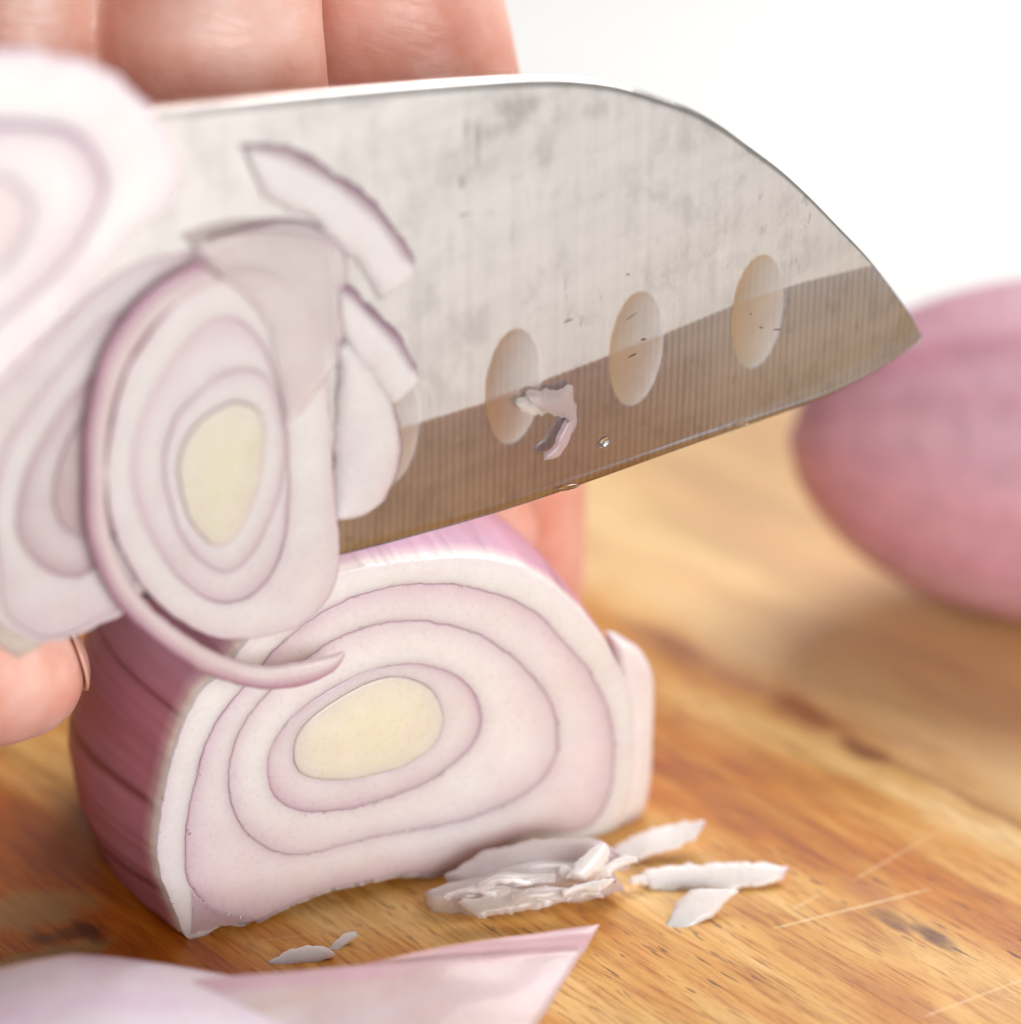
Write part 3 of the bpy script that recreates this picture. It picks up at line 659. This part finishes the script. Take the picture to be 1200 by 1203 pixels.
# torn crumb of film near the first hollow
cr = empty('onion_shred', 'small crumpled glassy shred stuck on the blade beside the middle oval hollow', 'onion shred', FACE.mat())
strip('wad', FACE.pts([(618, 462), (640, 458), (658, 456), (672, 455), (677, 470), (680, 492)], DS), FACE.pts([(622, 474), (638, 484), (652, 488), (660, 492), (668, 500), (674, 508)], DS), 0.05, M_CLEAR, cr, d0=DS - 0.02, toneA=WHITE, toneB=WHITE, mid=lin(230, 214, 214), jag=0.05, wave=0.06, dome=0.03, seed=3, n=50)
strip('curl', FACE.pts([(679, 490), (672, 512), (662, 530), (652, 538), (638, 539)], DS), FACE.pts([(664, 496), (655, 512), (650, 522), (645, 528), (640, 532)], DS), 0.03, M_CLEAR, cr, d0=DS - 0.02, toneA=WHITE, toneB=WHITE, mid=PINK, jag=0.02, wave=0.06, seed=4, n=40)
strip('wisp', FACE.pts([(606, 470), (620, 466), (634, 462)], DS), FACE.pts([(612, 484), (624, 486), (640, 490)], DS), 0.03, M_CLEAR, cr, d0=DS - 0.03, toneA=WHITE, toneB=WHITE, jag=0.04, wave=0.05, seed=6, n=30)
def drop(px, py, rx, rz, d, name='juice_drop', label='tiny clear drop of juice clinging low on the blade', grp='juice drops on the blade'):
    bm = bmesh.new(); bmesh.ops.create_uvsphere(bm, u_segments=20, v_segments=12, radius=1.0)
    s, t = FACE.st(px, py, d)
    for v in bm.verts: v.co = Vector((s + v.co.x * rx + v.co.z * rz * 0.3, -d + v.co.y * min(rx, rz) * 0.5, t + v.co.z * rz))
    me = bpy.data.meshes.new(name); bm.to_mesh(me); bm.free(); me.materials.append(M_WATER); me.polygons.foreach_set('use_smooth', [True] * len(me.polygons))
    o = bpy.data.objects.new(name, me); COL.objects.link(o); o.matrix_world = FACE.mat(); tag(o, label, 'drop', grp)
drop(711, 520, 0.06, 0.05, DB + 0.05, label='clear drop of juice right of the crumpled shred')
drop(517, 516, 0.02, 0.028, DB + 0.06, label='tiny clear drop left of the middle oval hollow')
drop(668, 573, 0.13, 0.03, DB + 0.03, label='long flat drop of juice hanging on the knife edge')
drop(872, 498, 0.10, 0.02, DB + 0.03, label='thin streak of juice on the edge towards the knife tip')

# ------------------------------------------------------------------ chopped bits on the board
def bit(label, A_, B_, z, thick, mat, seed, **k):
    fr = flat(sum(p[0] for p in A_) / len(A_), sum(p[1] for p in A_) / len(A_), z, k.pop('tilt', 35))
    k.setdefault('dome', 0.012); k.setdefault('straight', True); k.setdefault('mid', lin(254, 251, 249)); k.setdefault('toneA', lin(250, 240, 242)); k.setdefault('toneB', lin(252, 246, 244))
    k.setdefault('tf', lambda u, v, c: lerp(c, lin(206, 160, 196), max(0, (u - .93) / .07) * .7))
    o = strip(k.pop('name', 'shallot_shred'), fr.pts(A_), fr.pts(B_), thick, mat, None, M=fr.mat(), d0=0.0, seed=seed, **k)
    return tag(o, label, 'shallot piece', k.get('group') or 'chopped bits in front of the shallot')
bit('white matchstick sliver leaning up against the chopped heap, mauve at its far right end', [(700, 1005), (735, 985), (775, 970), (810, 965), (828, 966)], [(716, 1028), (752, 1012), (788, 1001), (815, 990), (824, 978)], 0.22, 0.08, M_FLESH, 21, jag=0.04, wave=0.08, bend=lambda s, t: 0.1 * s)
bit('longest white sliver with mauve right end, lying flat right of the heap', [(752, 1024), (795, 1016), (850, 1014), (900, 1014), (926, 1018)], [(764, 1048), (806, 1046), (852, 1048), (898, 1042), (922, 1032)], 0.16, 0.08, M_FLESH, 23, jag=0.05, wave=0.06)
bit('curved sliver with bluish tip, half under the longest sliver', [(812, 1046), (800, 1056), (786, 1076), (776, 1094), (770, 1103)], [(870, 1046), (856, 1058), (836, 1078), (806, 1096), (778, 1105)], 0.05, 0.08, M_FLESH, 25, jag=0.03, wave=0.03, toneA=lin(222, 214, 220))
bit('cream elongated crumb alone on the board in front of the shallot', [(312, 1132), (335, 1118), (360, 1110), (384, 1114)], [(326, 1136), (352, 1134), (376, 1130), (396, 1122)], 0.06, 0.08, M_FLESH, 27, jag=0.03, n=40)
bit('small cream crumb at the tip of the elongated one', [(384, 1118), (394, 1106), (404, 1097), (418, 1094)], [(396, 1120), (404, 1112), (412, 1106), (421, 1100)], 0.05, 0.06, M_FLESH, 29, jag=0.02, n=30)
# glassy heap
bit('glassy wet wedge of chopped shallot, left end of the heap', [(497, 1052), (530, 1040), (580, 1022), (630, 1012), (690, 1008)], [(508, 1074), (555, 1078), (610, 1068), (670, 1058), (735, 1046)], 0.24, 0.28, M_WET, 31, jag=0.05, wave=0.12, dome=0.12, mid=lin(252, 246, 246))
bit('grey pink glassy strip squeezed between the heap and the cut face', [(520, 1030), (570, 1000), (630, 985), (700, 985)], [(560, 1050), (610, 1040), (670, 1030), (740, 1020)], 0.42, 0.16, M_WET, 33, jag=0.05, wave=0.12, dome=0.1, mid=lin(246, 236, 238))
bit('ragged translucent shred at the front of the heap', [(535, 1060), (590, 1046), (650, 1040), (700, 1040)], [(560, 1078), (610, 1070), (660, 1060), (712, 1054)], 0.36, 0.10, M_WET, 35, jag=0.06, wave=0.12, mid=lin(248, 240, 234))
bit('curled white crumb on top of the heap', [(662, 1030), (680, 1012), (695, 998), (708, 995)], [(690, 1036), (704, 1026), (714, 1012), (716, 1000)], 0.62, 0.16, M_FLESH, 37, jag=0.05, wave=0.1, n=40, dome=.1)
bit('tiny white fleck between the heap and the longest sliver', [(740, 1034), (748, 1028), (756, 1028)], [(742, 1040), (752, 1038), (762, 1040)], 0.14, 0.05, M_FLESH, 39, jag=0.03, n=20)
bit('tiny white shaving lying on the front of the heap', [(655, 1022), (668, 1018), (682, 1022)], [(660, 1032), (672, 1034), (690, 1034)], 0.5, 0.06, M_FLESH, 41, jag=0.04, n=24)

wr = random.Random(3)
for q, (x, y, l, h, z, lab) in enumerate(((606, 1034, 46, 10, .62, 'thin clear ribbon across the top of the heap'), (560, 1048, 40, 7, .46, 'thin clear ribbon near the left end of the heap'), (650, 1050, 50, 9, .42, 'clear ribbon low at the front right of the heap'),
                                     (722, 1018, 26, 12, .5, 'white tuft where the heap meets the upright sliver'), (690, 1042, 30, 8, .5, 'white ragged tuft at the right end of the heap'))):
    A_ = [(x - l, y + 6), (x - l * .4, y - h * .4 + wr.uniform(-3, 3)), (x + l * .3, y - h + wr.uniform(-3, 3)), (x + l, y - h * .8)]
    B_ = [(x - l * .9, y + h + 6), (x - l * .3, y + h * .8 + wr.uniform(-3, 3)), (x + l * .4, y + h * .4 + wr.uniform(-3, 3)), (x + l * 1.02, y - h * .2)]
    bit(lab, A_, B_, z, 0.03, M_CLEAR if q < 3 else M_FLESH, 50 + q, jag=0.05, wave=0.16, dome=0.05, straight=False, n=40, m=10, tf=lambda u, v, c: c)
# ------------------------------------------------------------------ halved shallot in the foreground
def front_half():
    A0_ = hit(-260, 1420, (0, 0, 0), (0, 0, 1.0)); A1_ = hit(500, 1262, (0, 0, 0), (0, 0, 1.0))
    ax = (A1_ - A0_); L = np.linalg.norm(ax); ax /= L; sd = np.array([-ax[1], ax[0], 0])
    m = Matrix(((ax[0], sd[0], 0, A0_[0]), (ax[1], sd[1], 0, A0_[1]), (0, 0, 1, 0), (0, 0, 0, 1)))
    e = empty('shallot_half', 'blurred pale lilac halved shallot in the front left corner, thin petal reaching right', 'shallot', m)
    n, k = 60, 40; V = []; T = []; F = []
    for i in range(n):
        u = i / (n - 1)
        prof = math.sin(pi * min(1, u * 1.02) ** 0.9) ** 0.5 if u < .5 else (1 - 0.55 * ((u - .5) / .5) ** 1.4)
        hw = 2.1 * prof; hh = 1.62 * prof * (1 - 0.28 * max(0, (u - .5)) * 2)
        for j in range(k):
            q = pi * j / (k - 1)
            V.append((u * L * .97, hw * cos(q), 0.01 + hh * max(0, sin(q)) ** 0.8))
            nn = 0.5 + 0.5 * mnoise.noise(Vector((u * 3, q * 5, 4)))
            T.append(lerp(lin(246, 222, 246), lin(254, 244, 252), nn))
    for i in range(n - 1):
        for j in range(k - 1): a = i * k + j; F.append((a, a + 1, a + k + 1, a + k))
        F.append((i * k, i * k + k - 1, (i + 1) * k + k - 1, (i + 1) * k))
    F.append(tuple(range(k))); F.append(tuple(range((n - 1) * k, n * k)))
    mesh('body', V, F, M_FLESH, e, np.array(T))
    # thin outer petal, its straight cut edge turned to the camera's focus
    O = hit(560, 1108, (0, 0, 0.95), (0, 0, 1.0)); tip = hit(705, 1085, (0, 0, 0.85), (0, 0, 1.0))
    u_ = tip - O; u_[2] = -0.12; u_ /= np.linalg.norm(u_)
    sdv = np.array([u_[1], -u_[0], 0]); sdv /= np.linalg.norm(sdv); dn = sdv * cos(radians(14)) + np.array([0, 0, -1]) * sin(radians(14))
    nrm = np.cross(u_, -dn); nrm /= np.linalg.norm(nrm)
    if nrm[2] < 0: nrm = -nrm
    fr = Frame(O, u_, nrm)
    A_ = fr.pts([(120, 1168), (260, 1147), (420, 1126), (560, 1106), (640, 1095), (706, 1085)])
    B_ = fr.pts([(120, 1330), (260, 1320), (380, 1310), (490, 1290), (560, 1268), (602, 1250)])
    # right end runs from the corner through the fold down to the lower edge
    def ptf(u, v, c):
        f0 = 0.10 + 0.10 * u
        band = np.clip((v - f0) / 0.05, 0, 1)
        c = lerp(lerp(lin(238, 190, 204), lin(246, 212, 220), 0.5 + 0.9 * mnoise.noise(Vector((u * 5, v * 4, 1)))), lerp(lin(246, 224, 232), lin(236, 206, 196), 0.5 + 0.9 * mnoise.noise(Vector((u * 3 + v * 6, v * 2, 8)))), band)
        return lerp(c, lin(240, 176, 150), max(0, 1 - v / 0.012))
    o = strip('petal', A_, B_, 0.07, M_SLICE, None, d0=0.0, toneA=lin(236, 184, 194), wA=0.16, mid=lin(248, 226, 232), toneB=lin(240, 222, 222), jag=0.004, ends=0.02, wave=0.015, n=110, m=40, tf=ptf,
              bend=lambda s, t: 0.0 - 0.10 * math.exp(-((t + 0.12 + 0.10 * s) / 0.07) ** 2) + 0.16 * min(1, max(0, -t - .05)) * mnoise.noise(Vector((s * .8, t * .8, 2))))
    o.parent = e; o.matrix_parent_inverse = m.inverted(); o.matrix_basis = fr.mat()
    o['label'] = 'thin see-through petal with straight upper edge and pointed right corner'
front_half()

# ------------------------------------------------------------------ whole shallot behind, right
def back_shallot():
    c = hit(1375, 535, (0, 0, 2.32), (0, 0, 1.0))
    ya = radians(-6)
    m = Matrix.Translation(Vector((c[0], c[1], 2.32))) @ Matrix.Rotation(ya, 4, 'Z')
    e = empty('shallot', 'whole unpeeled purple shallot out of focus at the right edge behind the knife tip', 'shallot', m)
    n, k = 70, 90; V = []; T = []; F = []
    for i in range(n):
        x = -1 + 2 * i / (n - 1); r = 2.32 * (max(0, 1 - abs(x) ** 2.7)) ** 0.58
        if x > 0.6: r = r * (1 - 0.3 * (x - .6))
        for j in range(k):
            q = 2 * pi * j / k
            V.append((x * 4.9, r * cos(q) * (1 + .012 * sin(q * 9)), r * sin(q) * (1 + .01 * sin(q * 13))))
            s = mnoise.noise(Vector((cos(q) * 3.5, sin(q) * 3.5, x * 0.6)))
            T.append(lerp(lerp(lin(234, 194, 210), lin(206, 136, 158), 0.5 + 0.7 * s), lin(222, 186, 196), max(0, sin(q)) * 0.35 * 0 + 0.15))
    for i in range(n - 1):
        for j in range(k): F.append((i * k + j, i * k + (j + 1) % k, (i + 1) * k + (j + 1) % k, (i + 1) * k + j))
    F.append(tuple(range(k))); F.append(tuple(range((n - 1) * k, n * k)))
    mesh('bulb', V, F, M_PEEL, e, np.array(T))
    bm = bmesh.new(); rs = []
    for (x, r) in ((4.6, .55), (5.0, .36), (5.5, .22), (6.1, .16), (6.5, .2)):
        rs.append([bm.verts.new((x, r * cos(q), r * .7 * sin(q) - (x - 4.6) * .5)) for q in np.linspace(0, 2 * pi, 16, endpoint=False)])
    for a, b in zip(rs, rs[1:]):
        for j in range(16): bm.faces.new((a[j], a[(j + 1) % 16], b[(j + 1) % 16], b[j]))
    bmesh.ops.recalc_face_normals(bm, faces=bm.faces)
    me = bpy.data.meshes.new('stem'); bm.to_mesh(me); bm.free(); me.materials.append(simple('dry_stem', lin(150, 100, 70), 0.7)); o = bpy.data.objects.new('stem', me); COL.objects.link(o); o.parent = e
back_shallot()

# ------------------------------------------------------------------ the hand holding the shallot
def hp(px, py, d): return hit(px, py, FACE.O + FACE.n * d, FACE.n)
def tube(bm, J, seg=28, k=8, flatn=1.0):
    J = np.array([[*p, r] for p, r in J], float); C = catmull(J, False, k); ring_prev = None
    side = np.array(UF)
    n = len(C)
    def mk(cen, t, r):
        t = t / np.linalg.norm(t); s = side - t * (side @ t); s /= np.linalg.norm(s); b = np.cross(t, s)
        return [bm.verts.new(Vector(cen + r * (s * cos(a) + b * sin(a) * flatn))) for a in np.linspace(0, 2 * pi, seg, endpoint=False)]
    R_ = []
    t0 = C[1, :3] - C[0, :3]; t0 /= np.linalg.norm(t0)
    for a in (80, 60, 40, 20): a = radians(a); R_.append(mk(C[0, :3] - t0 * C[0, 3] * sin(a), t0, C[0, 3] * cos(a)))
    for i in range(n):
        t = C[min(i + 1, n - 1), :3] - C[max(i - 1, 0), :3]; R_.append(mk(C[i, :3], t, C[i, 3]))
    t1 = C[-1, :3] - C[-2, :3]; t1 /= np.linalg.norm(t1)
    for a in (20, 40, 60, 80): a = radians(a); R_.append(mk(C[-1, :3] + t1 * C[-1, 3] * sin(a), t1, C[-1, 3] * cos(a)))
    for a, b in zip(R_, R_[1:]):
        for j in range(seg): bm.faces.new((a[j], a[(j + 1) % seg], b[(j + 1) % seg], b[j]))
    bm.faces.new(R_[0][::-1]); bm.faces.new(R_[-1])
def hand():
    PE = empty('person', 'bare hand gripping the shallot behind the blade, fingers above the spine, thumb at left', 'person', Matrix.Translation(Vector(hp(200, -300, -4))))
    bm = bmesh.new()
    # index, middle, ring, little: knuckle, middle joint, end joint, tip
    tube(bm, [(hp(480, -430, -5.0), 1.08), (hp(440, -230, -4.5), 1.05), (hp(446, -60, -4.1), 1.22), (hp(478, 60, -3.8), 1.22), (hp(535, 220, -3.1), 1.0), (hp(575, 370, -3.2), .86), (hp(612, 500, -3.3), .76), (hp(628, 600, -3.4), .64), (hp(632, 690, -3.4), .58)])
    tube(bm, [(hp(270, -460, -5.0), 1.1), (hp(250, -230, -4.0), 1.08), (hp(240, -30, -3.2), 1.24), (hp(246, 60, -2.9), 1.24), (hp(300, 230, -2.9), 1.0), (hp(380, 400, -2.9), .88), (hp(480, 500, -2.8), .80), (hp(575, 620, -2.7), .6)])
    tube(bm, [(hp(50, -430, -5.0), 1.04), (hp(20, -230, -4.0), 1.02), (hp(20, -30, -3.9), 1.2), (hp(0, 60, -3.7), 1.2), (hp(70, 220, -3.0), .95), (hp(160, 360, -3.0), .84), (hp(250, 460, -2.9), .78), (hp(330, 540, -2.6), .62)])
    tube(bm, [(hp(-150, -370, -5.2), .95), (hp(-190, -180, -4.6), .92), (hp(-200, 0, -4.2), .92), (hp(-190, 100, -4.0), .86), (hp(-140, 240, -3.9), .76), (hp(-60, 360, -3.8), .7), (hp(10, 450, -3.8), .6)])
    # palm
    for a, b, ra, rb in (((500, -430, -5.2), (-200, -900, -7), 1.15, 1.9), ((270, -460, -5.2), (-260, -900, -7), 1.25, 2.0), ((50, -430, -5.2), (-330, -900, -7), 1.2, 1.9), ((-150, -370, -5.4), (-400, -860, -7), 1.1, 1.8),
                         ((-560, -80, -3.6), (-380, -800, -6.6), 1.4, 1.9), ((-300, -300, -4.8), (-300, -850, -6.8), 1.5, 2.0)):
        A, B = hp(*a), hp(*b); tube(bm, [(A, ra), ((A + B) / 2, (ra + rb) / 2), (B, rb)])
    # thumb
    tube(bm, [(hp(-560, -80, -3.6), 1.5), (hp(-540, 260, -2.6), 1.3), (hp(-430, 520, -1.6), 1.12), (hp(-260, 690, -1.2), .98), (hp(-110, 765, -1.1), .92), (hp(-10, 790, -1.1), .80), (hp(22, 792, -1.15), .70)])
    # wrist and forearm
    tube(bm, [(hp(-300, -860, -7), 2.6), (hp(-420, -1300, -9), 2.7), (hp(-600, -1900, -12), 3.3)], flatn=0.75)
    bmesh.ops.recalc_face_normals(bm, faces=bm.faces)
    me = bpy.data.meshes.new('hand'); bm.to_mesh(me); bm.free(); me.materials.append(M_SKIN)
    o = bpy.data.objects.new('hand', me); COL.objects.link(o); o.parent = PE; o.matrix_parent_inverse = PE.matrix_world.inverted()
    r = o.modifiers.new('join', 'REMESH'); r.mode = 'VOXEL'; r.voxel_size = 0.07; r.use_smooth_shade = True
    s = o.modifiers.new('smooth', 'SMOOTH'); s.factor = 0.5; s.iterations = 5
    # thumb nail on the side of the tip
    c = hp(22, 792, -1.15); V = []; F = []; n = 14
    ax = hp(80, 800, -1.1) - hp(-60, 782, -1.1); ax /= np.linalg.norm(ax)
    nn = UF * 0.93 + FACE.n * 0.10 + np.array([0, 0, 0.15]); nn -= 0; nn /= np.linalg.norm(nn); bb = np.cross(nn, np.array([0, 0, 1.0])); bb /= np.linalg.norm(bb); cc = np.cross(bb, nn)
    for lay in (0.0, 0.03):
        for i in range(n):
            for j in range(n):
                a = (i / (n - 1) - .5) * 2; b = (j / (n - 1) - .5) * 2
                aa, b2 = a * sqrt(1 - b * b / 2), b * sqrt(1 - a * a / 2)
                rr = .72 + lay
                d = nn + bb * aa * 0.55 + cc * b2 * 0.62; d /= np.linalg.norm(d); V.append(c + d * rr)
    for l in (0, 1):
        for i in range(n - 1):
            for j in range(n - 1): a = l * n * n + i * n + j; F.append((a, a + 1, a + n + 1, a + n))
    rim = [i * n for i in range(n)] + [(n - 1) * n + j for j in range(1, n)] + [i * n + n - 1 for i in range(n - 2, -1, -1)] + [j for j in range(n - 2, 0, -1)]
    for a, b in zip(rim, rim[1:] + rim[:1]): F.append((a, b, n * n + b, n * n + a))
    no = mesh('thumb_nail', V, F, M_NAIL, PE); no.matrix_parent_inverse = PE.matrix_world.inverted()
hand()
bpy.context.view_layer.update()
